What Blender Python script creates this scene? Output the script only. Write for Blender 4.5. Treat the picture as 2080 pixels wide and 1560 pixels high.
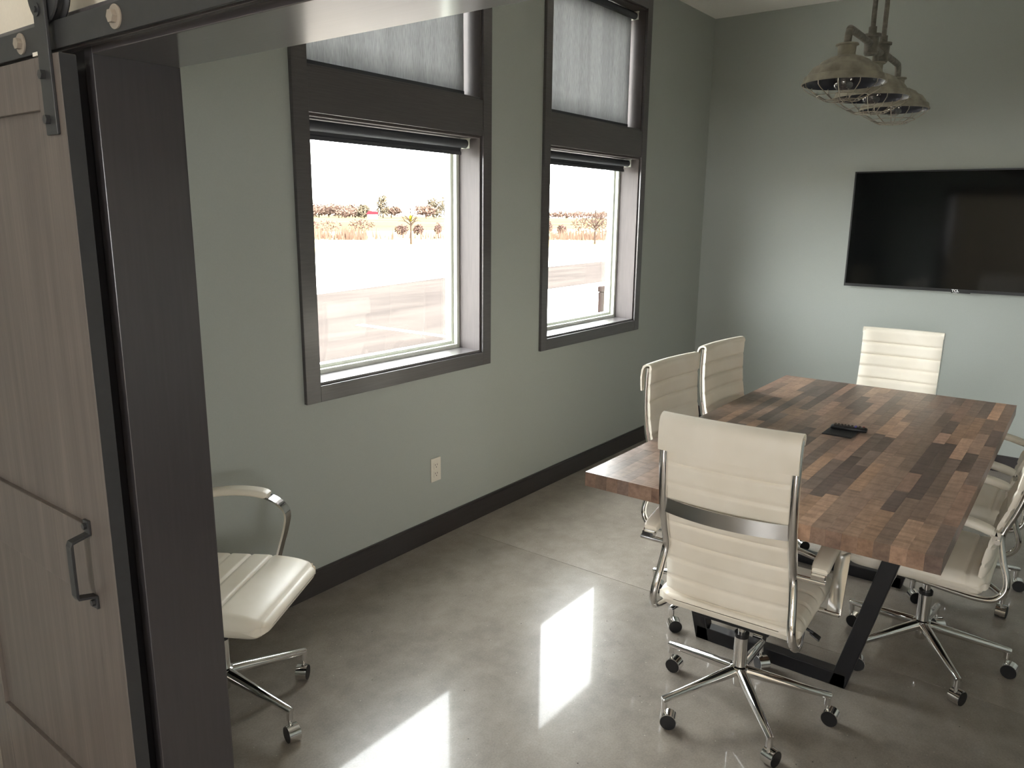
import bpy, bmesh, math, random
from mathutils import Vector, Matrix

# ------------------------------------------------------------------ reset
for o in list(bpy.data.objects):
    bpy.data.objects.remove(o, do_unlink=True)
scene = bpy.context.scene
COL = scene.collection
PI = math.pi

# ------------------------------------------------------------------ camera
cam = bpy.data.cameras.new('camera')
cam.sensor_fit = 'HORIZONTAL'
cam.sensor_width = 36.0
cam.lens = 1556.77 / 2080 * 36.0
cam.clip_start = 0.02
cam.clip_end = 2000
cam_o = bpy.data.objects.new('camera', cam)
COL.objects.link(cam_o)
_ya, _pi, _ro = math.radians(37.0214), math.radians(12.4291), math.radians(0.6301)
_F = Vector((math.cos(_ya) * math.cos(_pi), math.sin(_ya) * math.cos(_pi), -math.sin(_pi)))
_R = Vector((math.sin(_ya), -math.cos(_ya), 0))
_U = _R.cross(_F)
_R2 = math.cos(_ro) * _R + math.sin(_ro) * _U
_U2 = -math.sin(_ro) * _R + math.cos(_ro) * _U
_M = Matrix((_R2, _U2, -_F)).transposed().to_4x4()
_M.translation = Vector((0, 0, 1.6))
cam_o.matrix_world = _M
scene.camera = cam_o

# ------------------------------------------------------------------ world / light / exposure
SKY = 30.0
world = bpy.data.worlds.new('overcast_sky')
scene.world = world
world.use_nodes = True
_nt = world.node_tree
_bg = _nt.nodes['Background']
_bg.inputs['Color'].default_value = (0.97, 0.985, 1.0, 1)
_bg.inputs['Strength'].default_value = SKY

# hazy sun from behind the building: lights the ground outside, none comes in through the windows
_sun = bpy.data.lights.new('sun', 'SUN')
_sun.energy = 80.0
_sun.angle = math.radians(6)
_sun.color = (1.0, 0.95, 0.87)
_sun_o = bpy.data.objects.new('sun', _sun)
_sun_o.rotation_euler = (math.radians(48), 0, math.radians(-8))
COL.objects.link(_sun_o)

def area_light(name, loc, size, power, col, rot=(0, 0, 0), portal=False):
    l = bpy.data.lights.new(name, 'AREA')
    l.shape = 'RECTANGLE'
    l.size, l.size_y = size
    l.energy = power
    l.color = col
    o = bpy.data.objects.new(name, l)
    o.location = loc
    o.rotation_euler = rot
    COL.objects.link(o)
    if portal:
        l.cycles.is_portal = True
    return o

# unseen warm fill lamps added in the hallway to balance the light
area_light('hall_fill_lamp', (-2.6, 0.4, 2.95), (1.2, 0.6), 5, (1.0, 0.88, 0.72))
area_light('hall_fill_lamp', (-2.6, -1.6, 2.95), (1.2, 0.6), 5, (1.0, 0.88, 0.72))
# fill daylight through unseen openings added in the hallway's back and side walls
HBY0, HBY1, HSX0, HSX1 = -1.7, 0.1, -1.3, -0.7
area_light('hall_fill_portal', (-5.1, (HBY0 + HBY1) / 2, 1.55), (HBY1 - HBY0, 0.9), 1, (1, 1, 1), (PI / 2, 0, -PI / 2), portal=True)
area_light('hall_fill_portal', ((HSX0 + HSX1) / 2, -3.28, 1.45), (HSX1 - HSX0, 1.1), 1, (1, 1, 1), (PI / 2, 0, 0), portal=True)
# daylight portals in the four window openings
for _x0, _x1 in ((1.976, 3.0245), (3.607, 4.657)):
    for _z0, _z1 in ((0.906, 1.976), (2.14, 2.875)):
        area_light('window_portal', ((_x0 + _x1) / 2, 2.72, (_z0 + _z1) / 2), (_x1 - _x0, _z1 - _z0), 1, (1, 1, 1),
                   (-PI / 2, 0, 0), portal=True)

scene.view_settings.view_transform = 'Standard'
scene.view_settings.look = 'None'
scene.view_settings.gamma = 1.0
scene.view_settings.use_curve_mapping = False
scene.view_settings.exposure = 0.0
scene.cycles.max_bounces = 10
scene.cycles.diffuse_bounces = 6
scene.cycles.glossy_bounces = 5
scene.cycles.transparent_max_bounces = 16
scene.cycles.sample_clamp_indirect = 8.0

# ------------------------------------------------------------------ material helpers
def srgb(r, g, b):
    def f(c):
        c /= 255.0
        return c / 12.92 if c <= 0.04045 else ((c + 0.055) / 1.055) ** 2.4
    return (f(r), f(g), f(b), 1.0)

class NT:
    def __init__(s, name):
        s.m = bpy.data.materials.new(name)
        s.m.use_nodes = True
        s.t = s.m.node_tree
        s.b = s.t.nodes['Principled BSDF']
        s.out = s.t.nodes['Material Output']
    def n(s, typ, **kw):
        x = s.t.nodes.new(typ)
        for k, v in kw.items():
            setattr(x, k, v)
        return x
    def l(s, a, b):
        s.t.links.new(a, b)
    def coords(s, scale=(1, 1, 1), kind='Object'):
        tc = s.n('ShaderNodeTexCoord')
        mp = s.n('ShaderNodeMapping')
        mp.inputs['Scale'].default_value = scale
        s.l(tc.outputs[kind], mp.inputs['Vector'])
        return mp.outputs['Vector']
    def noise(s, vec, scale, detail=4, rough=0.5):
        x = s.n('ShaderNodeTexNoise')
        x.inputs['Scale'].default_value = scale
        x.inputs['Detail'].default_value = detail
        x.inputs['Roughness'].default_value = rough
        if vec is not None:
            s.l(vec, x.inputs['Vector'])
        return x.outputs['Fac']
    def ramp(s, fac, stops):
        r = s.n('ShaderNodeValToRGB')
        e = r.color_ramp.elements
        while len(e) < len(stops):
            e.new(0.5)
        for i, (p, c) in enumerate(stops):
            e[i].position = p
            e[i].color = c
        s.l(fac, r.inputs['Fac'])
        return r.outputs['Color']
    def mix(s, fac, a, b, mode='MIX'):
        x = s.n('ShaderNodeMix', data_type='RGBA', blend_type=mode)
        if isinstance(fac, float):
            x.inputs[0].default_value = fac
        else:
            s.l(fac, x.inputs[0])
        for i, v in ((6, a), (7, b)):
            if isinstance(v, tuple):
                x.inputs[i].default_value = v
            else:
                s.l(v, x.inputs[i])
        return x.outputs[2]
    def bump(s, h, strength=0.2, dist=0.002):
        x = s.n('ShaderNodeBump')
        x.inputs['Strength'].default_value = strength
        x.inputs['Distance'].default_value = dist
        s.l(h, x.inputs['Height'])
        s.l(x.outputs['Normal'], s.b.inputs['Normal'])
    def set(s, color=None, rough=None, metal=None, spec=None, coat=None, coat_rough=None):
        i = s.b.inputs
        if color is not None:
            if isinstance(color, tuple):
                i['Base Color'].default_value = color
            else:
                s.l(color, i['Base Color'])
        if rough is not None:
            if isinstance(rough, float):
                i['Roughness'].default_value = rough
            else:
                s.l(rough, i['Roughness'])
        if metal is not None: i['Metallic'].default_value = metal
        if spec is not None: i['Specular IOR Level'].default_value = spec
        if coat is not None: i['Coat Weight'].default_value = coat
        if coat_rough is not None: i['Coat Roughness'].default_value = coat_rough
        return s

def simple(name, col, rough=0.5, metal=0.0, spec=0.5, var=0.06, nscale=20.0, bump=0.0, scale=(1, 1, 1), coat=None, coat_rough=None):
    n = NT(name)
    v = n.coords(scale)
    f = n.noise(v, nscale)
    lo = tuple(c * (1 - var) for c in col[:3]) + (1,)
    hi = tuple(min(1, c * (1 + var)) for c in col[:3]) + (1,)
    c = n.ramp(f, [(0.3, lo), (0.7, hi)])
    n.set(c, rough, metal, spec, coat, coat_rough)
    if bump:
        n.bump(f, bump)
    return n.m

M = {}
M['wall'] = simple('green_grey_paint', srgb(168, 172, 166), 0.55, var=0.02, nscale=220, bump=0.12)
M['cream'] = simple('cream_paint', srgb(226, 217, 200), 0.6, var=0.02, nscale=160, bump=0.08)
M['ceiling'] = simple('ceiling_paint', srgb(247, 244, 238), 0.8, var=0.02, nscale=160, bump=0.15)
M['casing'] = simple('dark_stained_wood', srgb(79, 75, 76), 0.32, var=0.12, nscale=14, scale=(1, 1, 14), coat=0.5, coat_rough=0.15)
M['casing_x'] = simple('dark_stained_wood_lengthwise', srgb(79, 75, 76), 0.32, var=0.12, nscale=14, scale=(0.5, 14, 14), coat=0.5, coat_rough=0.15)
M['liner'] = simple('matte_stained_liner_wood', srgb(78, 72, 71), 0.55, spec=0.3, var=0.1, nscale=14, scale=(14, 14, 0.6))
M['headwood'] = simple('glossy_dark_head_wood', srgb(74, 69, 69), 0.3, var=0.12, nscale=14, scale=(14, 0.5, 14), coat=0.9, coat_rough=0.12)
M['jambwood'] = simple('dark_stained_jamb_wood', srgb(55, 52, 53), 0.3, var=0.1, nscale=10, scale=(12, 12, 0.6), coat=0.3, coat_rough=0.15)
M['baseboard'] = simple('baseboard_wood', srgb(46, 41, 41), 0.3, var=0.15, nscale=12, scale=(0.6, 12, 12), coat=0.25, coat_rough=0.12)
M['vinyl'] = simple('white_vinyl', srgb(235, 238, 228), 0.35, var=0.01)
M['black_metal'] = simple('black_powder_steel', srgb(44, 44, 45), 0.42, var=0.08, nscale=60)
M['bolt_metal'] = simple('dark_bolt_steel', srgb(150, 140, 128), 0.5, metal=0.2, var=0.08)
M['steel_leg'] = simple('black_painted_steel', srgb(22, 22, 26), 0.35, var=0.1, nscale=80)
M['chrome'] = simple('polished_chrome', (0.80, 0.79, 0.78, 1), 0.07, metal=1.0, var=0.01)
M['chrome_dark_refl'] = simple('satin_chrome_dark_reflection', (0.46, 0.45, 0.43, 1), 0.30, metal=1.0, var=0.02)  # base colour darkened to stand for the dim floor and hall it reflects
M['plastic'] = simple('black_plastic', srgb(20, 20, 22), 0.4, var=0.05)
M['plate'] = simple('ivory_plastic', srgb(226, 218, 204), 0.35, var=0.01)
M['slot'] = simple('dark_slot', srgb(60, 52, 46), 0.6, var=0.02)
M['galv'] = simple('weathered_galvanised_metal', srgb(154, 149, 135), 0.6, metal=0.2, var=0.3, nscale=26, bump=0.15)
M['galv_dark'] = simple('dark_cast_iron_pipe', srgb(128, 124, 116), 0.55, metal=0.3, var=0.25, nscale=60, bump=0.2)
M['wire'] = simple('galvanised_wire', srgb(196, 188, 174), 0.3, metal=0.9, var=0.1)
M['shade_in'] = simple('dark_shade_lining', srgb(40, 42, 52), 0.35, metal=0.3, var=0.1)
M['tv_body'] = simple('black_tv_plastic', srgb(18, 18, 20), 0.35, var=0.03)
M['tv_screen'] = simple('black_tv_glass', srgb(6, 7, 8), 0.08, spec=0.45, var=0.02)
M['white_print'] = simple('white_print', srgb(245, 245, 245), 0.5, var=0.01)
M['red_key'] = simple('red_rubber', srgb(150, 40, 30), 0.5)
M['purple_key'] = simple('purple_rubber', srgb(80, 70, 140), 0.4)
M['hem'] = simple('dark_hem_fabric', srgb(66, 67, 72), 0.8, var=0.06, nscale=200)
M['brick_ext'] = simple('exterior_stone', srgb(42, 34, 32), 0.9, var=0.15, nscale=8, spec=0.0)

def leather():
    n = NT('white_leather')
    v = n.coords()
    f = n.noise(v, 380, 3)
    big = n.noise(v, 9, 2)
    c = n.ramp(big, [(0.3, srgb(232, 223, 207)), (0.7, srgb(239, 231, 217))])
    n.set(c, 0.42, spec=0.45)
    n.bump(f, 0.12, 0.001)
    return n.m
M['leather'] = leather()

def concrete(name, gain):
    n = NT(name)
    v = n.coords()
    big = n.noise(v, 1.3, 5, 0.6)
    mid = n.noise(v, 9, 6, 0.65)
    fine = n.noise(v, 160, 3, 0.6)
    c1 = n.ramp(big, [(0.3, srgb(142, 133, 124)), (0.7, srgb(168, 159, 149))])
    c2 = n.ramp(mid, [(0.35, srgb(126, 118, 109)), (0.7, srgb(176, 167, 156))])
    c = n.mix(0.45, c1, c2)
    c3 = n.ramp(fine, [(0.35, (0.55, 0.55, 0.55, 1)), (0.65, (1, 1, 1, 1))])
    c = n.mix(0.35, c, c3, 'MULTIPLY')
    vo = n.n('ShaderNodeTexVoronoi')
    vo.inputs['Scale'].default_value = 42
    n.l(v, vo.inputs['Vector'])
    dots = n.ramp(vo.outputs['Distance'], [(0.06, (1, 1, 1, 1)), (0.11, (0, 0, 0, 1))])
    pick = n.ramp(n.noise(v, 30, 1), [(0.55, (0, 0, 0, 1)), (0.6, (1, 1, 1, 1))])
    d = n.mix(1.0, dots, pick, 'MULTIPLY')
    c = n.mix(d, c, srgb(196, 186, 170))
    vo2 = n.n('ShaderNodeTexVoronoi')
    vo2.inputs['Scale'].default_value = 30
    mp = n.n('ShaderNodeMapping')
    mp.inputs['Location'].default_value = (3.3, 1.7, 0)
    n.l(v, mp.inputs['Vector'])
    n.l(mp.outputs['Vector'], vo2.inputs['Vector'])
    dots2 = n.ramp(vo2.outputs['Distance'], [(0.05, (1, 1, 1, 1)), (0.09, (0, 0, 0, 1))])
    pick2 = n.ramp(n.noise(v, 21, 1), [(0.55, (0, 0, 0, 1)), (0.6, (1, 1, 1, 1))])
    d2 = n.mix(1.0, dots2, pick2, 'MULTIPLY')
    c = n.mix(d2, c, srgb(62, 54, 48))
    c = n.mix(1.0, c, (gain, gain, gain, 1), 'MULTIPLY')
    n.set(c, 0.28, spec=0.2, coat=0.34, coat_rough=0.05)
    n.b.inputs['Coat IOR'].default_value = 1.5
    return n.m
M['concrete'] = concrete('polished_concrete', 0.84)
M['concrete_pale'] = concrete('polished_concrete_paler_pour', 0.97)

def door_wood():
    n = NT('grey_brown_stained_wood')
    v = n.coords((14, 14, 0.55))
    w = n.noise(v, 3.0, 6, 0.65)
    v2 = n.coords((60, 60, 1.2))
    g = n.noise(v2, 3.0, 4, 0.6)
    c1 = n.ramp(w, [(0.3, srgb(88, 80, 75)), (0.55, srgb(99, 91, 85)), (0.75, srgb(114, 105, 98))])
    c2 = n.ramp(g, [(0.3, (0.72, 0.72, 0.72, 1)), (0.6, (1, 1, 1, 1))])
    c = n.mix(0.5, c1, c2, 'MULTIPLY')
    n.set(c, 0.45, spec=0.4)
    n.bump(g, 0.1)
    return n.m
M['door'] = door_wood()

def stave_wood():
    n = NT('stained_walnut_stave')
    oi = n.n('ShaderNodeObjectInfo')
    tc = n.n('ShaderNodeTexCoord')
    add = n.n('ShaderNodeVectorMath', operation='ADD')
    mul = n.n('ShaderNodeVectorMath', operation='SCALE')
    mul.inputs['Scale'].default_value = 37.0
    n.l(oi.outputs['Location'], mul.inputs[0])
    n.l(tc.outputs['Object'], add.inputs[0])
    n.l(mul.outputs['Vector'], add.inputs[1])
    mp = n.n('ShaderNodeMapping')
    mp.inputs['Scale'].default_value = (6, 30, 30)
    n.l(add.outputs['Vector'], mp.inputs['Vector'])
    g = n.noise(mp.outputs['Vector'], 2.2, 5, 0.65)
    mp2 = n.n('ShaderNodeMapping')
    mp2.inputs['Scale'].default_value = (26, 5, 8)
    n.l(add.outputs['Vector'], mp2.inputs['Vector'])
    fig = n.noise(mp2.outputs['Vector'], 1.6, 4, 0.6)
    c2 = n.ramp(g, [(0.3, (0.62, 0.60, 0.60, 1)), (0.65, (1.05, 1.05, 1.05, 1))])
    c3 = n.ramp(fig, [(0.34, (0.50, 0.47, 0.46, 1)), (0.56, (1.0, 1.0, 1.0, 1))])
    c = n.mix(0.8, oi.outputs['Color'], c2, 'MULTIPLY')
    c = n.mix(0.75, c, c3, 'MULTIPLY')
    n.set(c, 0.33, spec=0.45)
    return n.m
M['stave'] = stave_wood()

def fabric():
    n = NT('grey_roller_fabric')
    v = n.coords((60, 60, 4))
    f = n.noise(v, 6, 4)
    v2 = n.coords((5, 5, 0.2))
    f2 = n.noise(v2, 2.0, 2)
    c = n.ramp(f, [(0.3, srgb(150, 150, 150)), (0.7, srgb(178, 178, 178))])
    c = n.mix(0.6, c, n.ramp(f2, [(0.35, (0.7, 0.7, 0.7, 1)), (0.65, (1, 1, 1, 1))]), 'MULTIPLY')
    df = n.n('ShaderNodeBsdfDiffuse')
    tr = n.n('ShaderNodeBsdfTranslucent')
    n.l(c, df.inputs['Color'])
    n.l(c, tr.inputs['Color'])
    mx = n.n('ShaderNodeMixShader')
    mx.inputs[0].default_value = 0.44
    n.l(df.outputs[0], mx.inputs[1])
    n.l(tr.outputs[0], mx.inputs[2])
    n.l(mx.outputs[0], n.out.inputs['Surface'])
    return n.m
M['fabric'] = fabric()

def glass(name='window_glass', tint=(0.97, 0.985, 0.975, 1), base=0.035):
    n = NT(name)
    tr = n.n('ShaderNodeBsdfTransparent')
    tr.inputs['Color'].default_value = tint
    gl = n.n('ShaderNodeBsdfGlossy')
    gl.inputs['Roughness'].default_value = 0.01
    lw = n.n('ShaderNodeLayerWeight')
    pw = n.n('ShaderNodeMath', operation='POWER')
    pw.inputs[1].default_value = 5.0
    n.l(lw.outputs['Facing'], pw.inputs[0])
    ad = n.n('ShaderNodeMath', operation='MULTIPLY_ADD')
    ad.inputs[1].default_value = 0.9
    ad.inputs[2].default_value = base
    n.l(pw.outputs[0], ad.inputs[0])
    mx = n.n('ShaderNodeMixShader')
    n.l(ad.outputs[0], mx.inputs[0])
    n.l(tr.outputs[0], mx.inputs[1])
    n.l(gl.outputs[0], mx.inputs[2])
    n.l(mx.outputs[0], n.out.inputs['Surface'])
    return n.m
M['glass'] = glass()
M['bulb'] = glass('clear_bulb_glass', (0.92, 0.9, 0.88, 1), 0.12)

def ground(name, a, b, scale, rough=0.95, stretch=(1, 1, 1)):
    n = NT(name)
    v = n.coords(stretch)
    f = n.noise(v, scale, 5, 0.6)
    n.set(n.ramp(f, [(0.3, a), (0.7, b)]), rough, spec=0.0)
    return n.m
M['asphalt'] = ground('worn_asphalt', srgb(37, 34, 33), srgb(49, 45, 43), 0.8, stretch=(0.35, 1.6, 1))
M['sidewalk'] = ground('pale_sidewalk', srgb(188, 184, 176), srgb(205, 200, 192), 1.0)
M['lawn'] = ground('winter_grass', srgb(92, 84, 54), srgb(120, 110, 80), 0.12)
M['field'] = ground('dry_field', srgb(56, 47, 33), srgb(70, 62, 46), 0.03)
M['paint_line'] = simple('white_line_paint', srgb(225, 225, 220), 0.8)
M['bark'] = simple('tree_bark', srgb(62, 50, 43), 0.9, var=0.2, spec=0.0)
M['young_bark'] = simple('young_tree_bark', srgb(42, 34, 30), 0.9, var=0.2, spec=0.0)
M['twig'] = simple('bare_twigs', srgb(66, 53, 47), 0.9, var=0.25, nscale=0.6, spec=0.0)
M['pine'] = simple('pine_needles', srgb(58, 52, 43), 0.9, var=0.25, nscale=0.6, spec=0.0)
M['bush'] = simple('brown_shrub', srgb(56, 44, 41), 0.9, var=0.2, nscale=3, spec=0.0)
M['reed'] = simple('dry_reeds', srgb(62, 49, 42), 0.9, var=0.2, nscale=1, spec=0.0)
M['yellow_wrap'] = simple('yellow_leaves', srgb(70, 66, 12), 0.7, spec=0.0)
M['red_roof'] = simple('red_roof', srgb(56, 16, 20), 0.7, spec=0.0)
M['white_siding'] = simple('white_siding', srgb(215, 215, 215), 0.7)

# ------------------------------------------------------------------ mesh helpers
class MB:
    def __init__(s):
        s.v, s.f = [], []
    def add(s, verts, faces):
        o = len(s.v)
        s.v += [tuple(p) for p in verts]
        s.f += [tuple(i + o for i in q) for q in faces]
        return s
    def box(s, x0, x1, y0, y1, z0, z1, mat=None):
        vs = [Vector(p) for p in ((x0, y0, z0), (x1, y0, z0), (x1, y1, z0), (x0, y1, z0), (x0, y0, z1), (x1, y0, z1), (x1, y1, z1), (x0, y1, z1))]
        if mat is not None:
            vs = [mat @ p for p in vs]
        return s.add(vs, [(0, 3, 2, 1), (4, 5, 6, 7), (0, 1, 5, 4), (1, 2, 6, 5), (2, 3, 7, 6), (3, 0, 4, 7)])
    def sweep(s, pts, sec, up=(0, 0, 1), caps=True, scales=None, closed=False):
        """sweep a 2D section (list of (a,b)) along pts; a along side, b along up-ish"""
        pts = [Vector(p) for p in pts]
        n, k = len(pts), len(sec)
        vs = []
        up = Vector(up)
        prev = None
        for i, p in enumerate(pts):
            if closed:
                t = pts[(i + 1) % n] - pts[i - 1]
            else:
                t = pts[min(i + 1, n - 1)] - pts[max(i - 1, 0)]
            t.normalize()
            side = t.cross(up)
            if side.length < 1e-3:
                side = prev if prev is not None else t.cross(Vector((1, 0, 0)))
            side.normalize()
            prev = side
            b = side.cross(t)
            sc = scales[i] if scales else 1.0
            for a, c in sec:
                vs.append(p + side * a * sc + b * c * sc)
        fs = []
        m = n if closed else n - 1
        for i in range(m):
            j = (i + 1) % n
            for q in range(k):
                r = (q + 1) % k
                fs.append((i * k + q, i * k + r, j * k + r, j * k + q))
        if caps and not closed:
            fs.append(tuple(range(k - 1, -1, -1)))
            fs.append(tuple((n - 1) * k + q for q in range(k)))
        return s.add(vs, fs)
    def tube(s, pts, r, seg=10, up=(0, 0, 1), scales=None, closed=False):
        return s.sweep(pts, [(r * math.cos(2 * PI * i / seg), r * math.sin(2 * PI * i / seg)) for i in range(seg)], up, True, scales, closed)
    def cyl(s, p0, p1, r, seg=16, r1=None):
        p0, p1 = Vector(p0), Vector(p1)
        up = (0, 0, 1) if abs((p1 - p0).normalized().z) < 0.9 else (1, 0, 0)
        return s.tube([p0, p1], r, seg, up, [1.0, 1.0 if r1 is None else r1 / r])
    def lathe(s, prof, seg=24, origin=(0, 0, 0), caps=False):
        ox, oy, oz = origin
        vs, fs = [], []
        k = len(prof)
        for i in range(seg):
            a = 2 * PI * i / seg
            for r, z in prof:
                vs.append((ox + r * math.cos(a), oy + r * math.sin(a), oz + z))
        for i in range(seg):
            j = (i + 1) % seg
            for q in range(k - 1):
                fs.append((i * k + q, j * k + q, j * k + q + 1, i * k + q + 1))
        if caps:
            fs.append(tuple(i * k for i in range(seg - 1, -1, -1)))
            fs.append(tuple(i * k + k - 1 for i in range(seg)))
        return s.add(vs, fs)
    def mesh(s, name, smooth=False, angle=None):
        me = bpy.data.meshes.new(name)
        me.from_pydata(s.v, [], s.f)
        me.validate()
        me.update()
        if smooth:
            bm_ = bmesh.new()
            bm_.from_mesh(me)
            bmesh.ops.recalc_face_normals(bm_, faces=bm_.faces[:])
            bm_.to_mesh(me)
            bm_.free()
            me.update()
            for p in me.polygons:
                p.use_smooth = True
            if angle:
                try:
                    me.set_sharp_from_angle(angle=math.radians(angle))
                except Exception:
                    pass
        return me
    def build(s, name, mat, parent=None, smooth=False, angle=40, bevel=0.0, loc=None):
        me = s.mesh(name, smooth, angle)
        me.materials.append(M[mat] if isinstance(mat, str) else mat)
        o = bpy.data.objects.new(name, me)
        COL.objects.link(o)
        if parent is not None:
            o.parent = parent
        if loc is not None:
            o.location = loc
        if bevel:
            md = o.modifiers.new('bevel', 'BEVEL')
            md.width = bevel
            md.segments = 2
            md.limit_method = 'ANGLE'
        return o

def box(name, mat, b, parent=None, bevel=0.0):
    return MB().box(*b).build(name, mat, parent, bevel=bevel)

def tag(o, label=None, cat=None, group=None, kind=None):
    if label: o['label'] = label
    if cat: o['category'] = cat
    if group: o['group'] = group
    if kind: o['kind'] = kind
    return o

def empty(name, loc=(0, 0, 0), rz=0.0, label=None, cat=None, group=None, kind=None):
    o = bpy.data.objects.new(name, None)
    o.empty_display_size = 0.1
    o.location = loc
    o.rotation_euler = (0, 0, rz)
    COL.objects.link(o)
    return tag(o, label, cat, group, kind)

def struct(o, label=None):
    o['kind'] = 'structure'
    if label: o['label'] = label
    return o

def copy_tree(o, parent=None):
    c = o.copy()
    COL.objects.link(c)
    if parent is not None:
        c.parent = parent
    for ch in list(o.children):
        copy_tree(ch, c)
    return c

def smooth_path(pts, n=6):
    """Catmull-Rom through pts"""
    P = [Vector(p) for p in pts]
    out = []
    for i in range(len(P) - 1):
        p0, p1, p2, p3 = P[max(i - 1, 0)], P[i], P[i + 1], P[min(i + 2, len(P) - 1)]
        for k in range(n):
            t = k / n
            out.append(0.5 * ((2 * p1) + (-p0 + p2) * t + (2 * p0 - 5 * p1 + 4 * p2 - p3) * t * t + (-p0 + 3 * p1 - 3 * p2 + p3) * t ** 3))
    out.append(P[-1])
    return out

# ------------------------------------------------------------------ room dimensions
W = 2.489          # inner face of window wall (y)
T = 5.733          # inner face of TV wall (x)
RY = -1.05         # inner face of right wall (y)
CZ = 3.022         # ceiling
DN, DF = 0.727, 0.86   # door wall, hall side and room side (x)
J = 1.475          # left jamb of the opening (y)
JR = -0.90         # right jamb of the opening (y)
HZ = 1.872         # underside of the header
WX = ((1.976, 3.0245), (3.607, 4.657))
ZL0, ZL1, ZU0, ZU1 = 0.906, 1.976, 2.14, 2.875
WO = 2.69          # outer face of the window wall

# ------------------------------------------------------------------ structure
JX = 2.828   # saw-cut joint across the floor
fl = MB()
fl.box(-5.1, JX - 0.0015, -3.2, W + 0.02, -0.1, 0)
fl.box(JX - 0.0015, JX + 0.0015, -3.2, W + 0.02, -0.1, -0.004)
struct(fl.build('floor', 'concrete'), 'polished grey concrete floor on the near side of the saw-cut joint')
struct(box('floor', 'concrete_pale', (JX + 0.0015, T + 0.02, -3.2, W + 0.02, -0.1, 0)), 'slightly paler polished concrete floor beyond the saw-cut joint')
struct(MB().box(DF, T + 0.02, RY - 0.1, W + 0.02, CZ, CZ + 0.1).build('ceiling', 'ceiling'), 'off-white flat ceiling')

w = MB()
xs = [DF - 0.15, WX[0][0], WX[0][1], WX[1][0], WX[1][1], T + 0.15]
w.box(-5.1, xs[1], W, WO, 0, CZ)
w.box(xs[2], xs[3], W, WO, 0, CZ)
w.box(xs[4], xs[5], W, WO, 0, CZ)
for a, b in WX:
    w.box(a, b, W, WO, 0, ZL0)
    w.box(a, b, W, WO, ZL1, ZU0)
    w.box(a, b, W, WO, ZU1, CZ)
struct(w.build('wall_left', 'wall'), 'grey-green painted wall with two tall windows')
struct(box('wall_far', 'wall', (T, T + 0.15, RY - 0.1, W, 0, CZ)), 'grey-green painted wall behind the television')
struct(box('wall_right', 'wall', (DF, T, RY - 0.12, RY, 0, CZ)))
w = MB()
w.box(DN, DF, J + 0.03, W, 0, CZ)
w.box(DN, DF, -3.2, JR - 0.03, 0, CZ)
w.box(DN, DF, JR - 0.03, J + 0.03, HZ + 0.03, CZ)
wd = w.build('wall_near', 'cream')
struct(wd, 'cream wall with a wide cased opening and sliding door')
w = MB()
w.box(-5.12, -5.0, -3.2, HBY0, 0, CZ)
w.box(-5.12, -5.0, HBY1, W, 0, CZ)
w.box(-5.12, -5.0, HBY0, HBY1, 0, 1.1)
w.box(-5.12, -5.0, HBY0, HBY1, 2.0, CZ)
struct(w.build('wall_back', 'cream'))  # window opening added in this unseen wall for fill light
w = MB()
w.box(-5.0, HSX0, -3.3, -3.2, 0, CZ)
w.box(HSX1, DN, -3.3, -3.2, 0, CZ)
w.box(HSX0, HSX1, -3.3, -3.2, 0, 0.9)
w.box(HSX0, HSX1, -3.3, -3.2, 2.0, CZ)
struct(w.build('wall_hall', 'cream'))  # side opening put in to send daylight onto the window wall
struct(box('ceiling', 'ceiling', (-5.0, DF, -3.2, W, CZ, CZ + 0.1)))
# painted room side of the door wall
w = MB()
w.box(DF, DF + 0.004, J + 0.03, W, 0, CZ)
w.box(DF, DF + 0.004, RY, JR - 0.03, 0, CZ)
w.box(DF, DF + 0.004, JR - 0.03, J + 0.03, HZ + 0.03, CZ)
struct(w.build('wall_near', 'wall'))

BBH, BBT = 0.109, 0.014
b = MB()
b.box(DF + 0.004, T, W - BBT, W, 0, BBH - 0.01)
b.box(DF + 0.004, T, W - BBT * 0.75, W, BBH - 0.01, BBH)
struct(b.build('baseboard_left', 'baseboard'), 'dark stained baseboard under the windows')
b = MB()
b.box(T - BBT, T, RY, W - BBT, 0, BBH - 0.01)
b.box(T - BBT * 0.75, T, RY, W - BBT, BBH - 0.01, BBH)
struct(b.build('baseboard_far', 'baseboard'), 'dark stained baseboard under the television')
struct(box('baseboard_right', 'baseboard', (DF, T - BBT, RY, RY + BBT, 0, BBH)))

# door opening trim: liner boards proud of the wall, dark gap board behind
t1 = empty('trim_1', (0.79, J, 0), kind='structure', label='dark stained jamb of the door opening')
def bx(name, mat, b, parent, bevel=0.0015):
    o = box(name, mat, b, None, bevel)
    o.parent = parent
    o.matrix_parent_inverse = Matrix.Translation(-Vector(parent.location))
    return o
bx('jamb_board', 'jambwood', (0.707, DF + 0.012, J, J + 0.030, 0, HZ + 0.03), t1)
bx('jamb_edge_bead', 'jambwood', (DF + 0.0, DF + 0.014, J + 0.0005, J + 0.075, 0, HZ + 0.075), t1)
bx('gap_shade_board', 'jambwood', (0.715, DN, J + 0.045, J + 0.13, 0, HZ + 0.03), t1)  # dark board added to keep the shadow gap behind the door dark
t2 = empty('trim_2', (0.79, 0.5, HZ), kind='structure', label='dark stained head trim over the door opening')
bx('head_board', 'headwood', (0.707, DF + 0.012, JR - 0.03, J, HZ, HZ + 0.030), t2)
bx('head_reveal', 'casing_x', (0.712, DN, JR - 0.03, J + 0.13, HZ + 0.030, HZ + 0.045), t2)
bx('header_board', 'casing_x', (0.697, DN, -1.2, 2.46, HZ + 0.012, 1.945), t2)
bx('head_casing', 'casing_x', (DF + 0.004, DF + 0.016, JR - 0.1, J + 0.075, HZ + 0.03, HZ + 0.1), t2)
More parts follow.
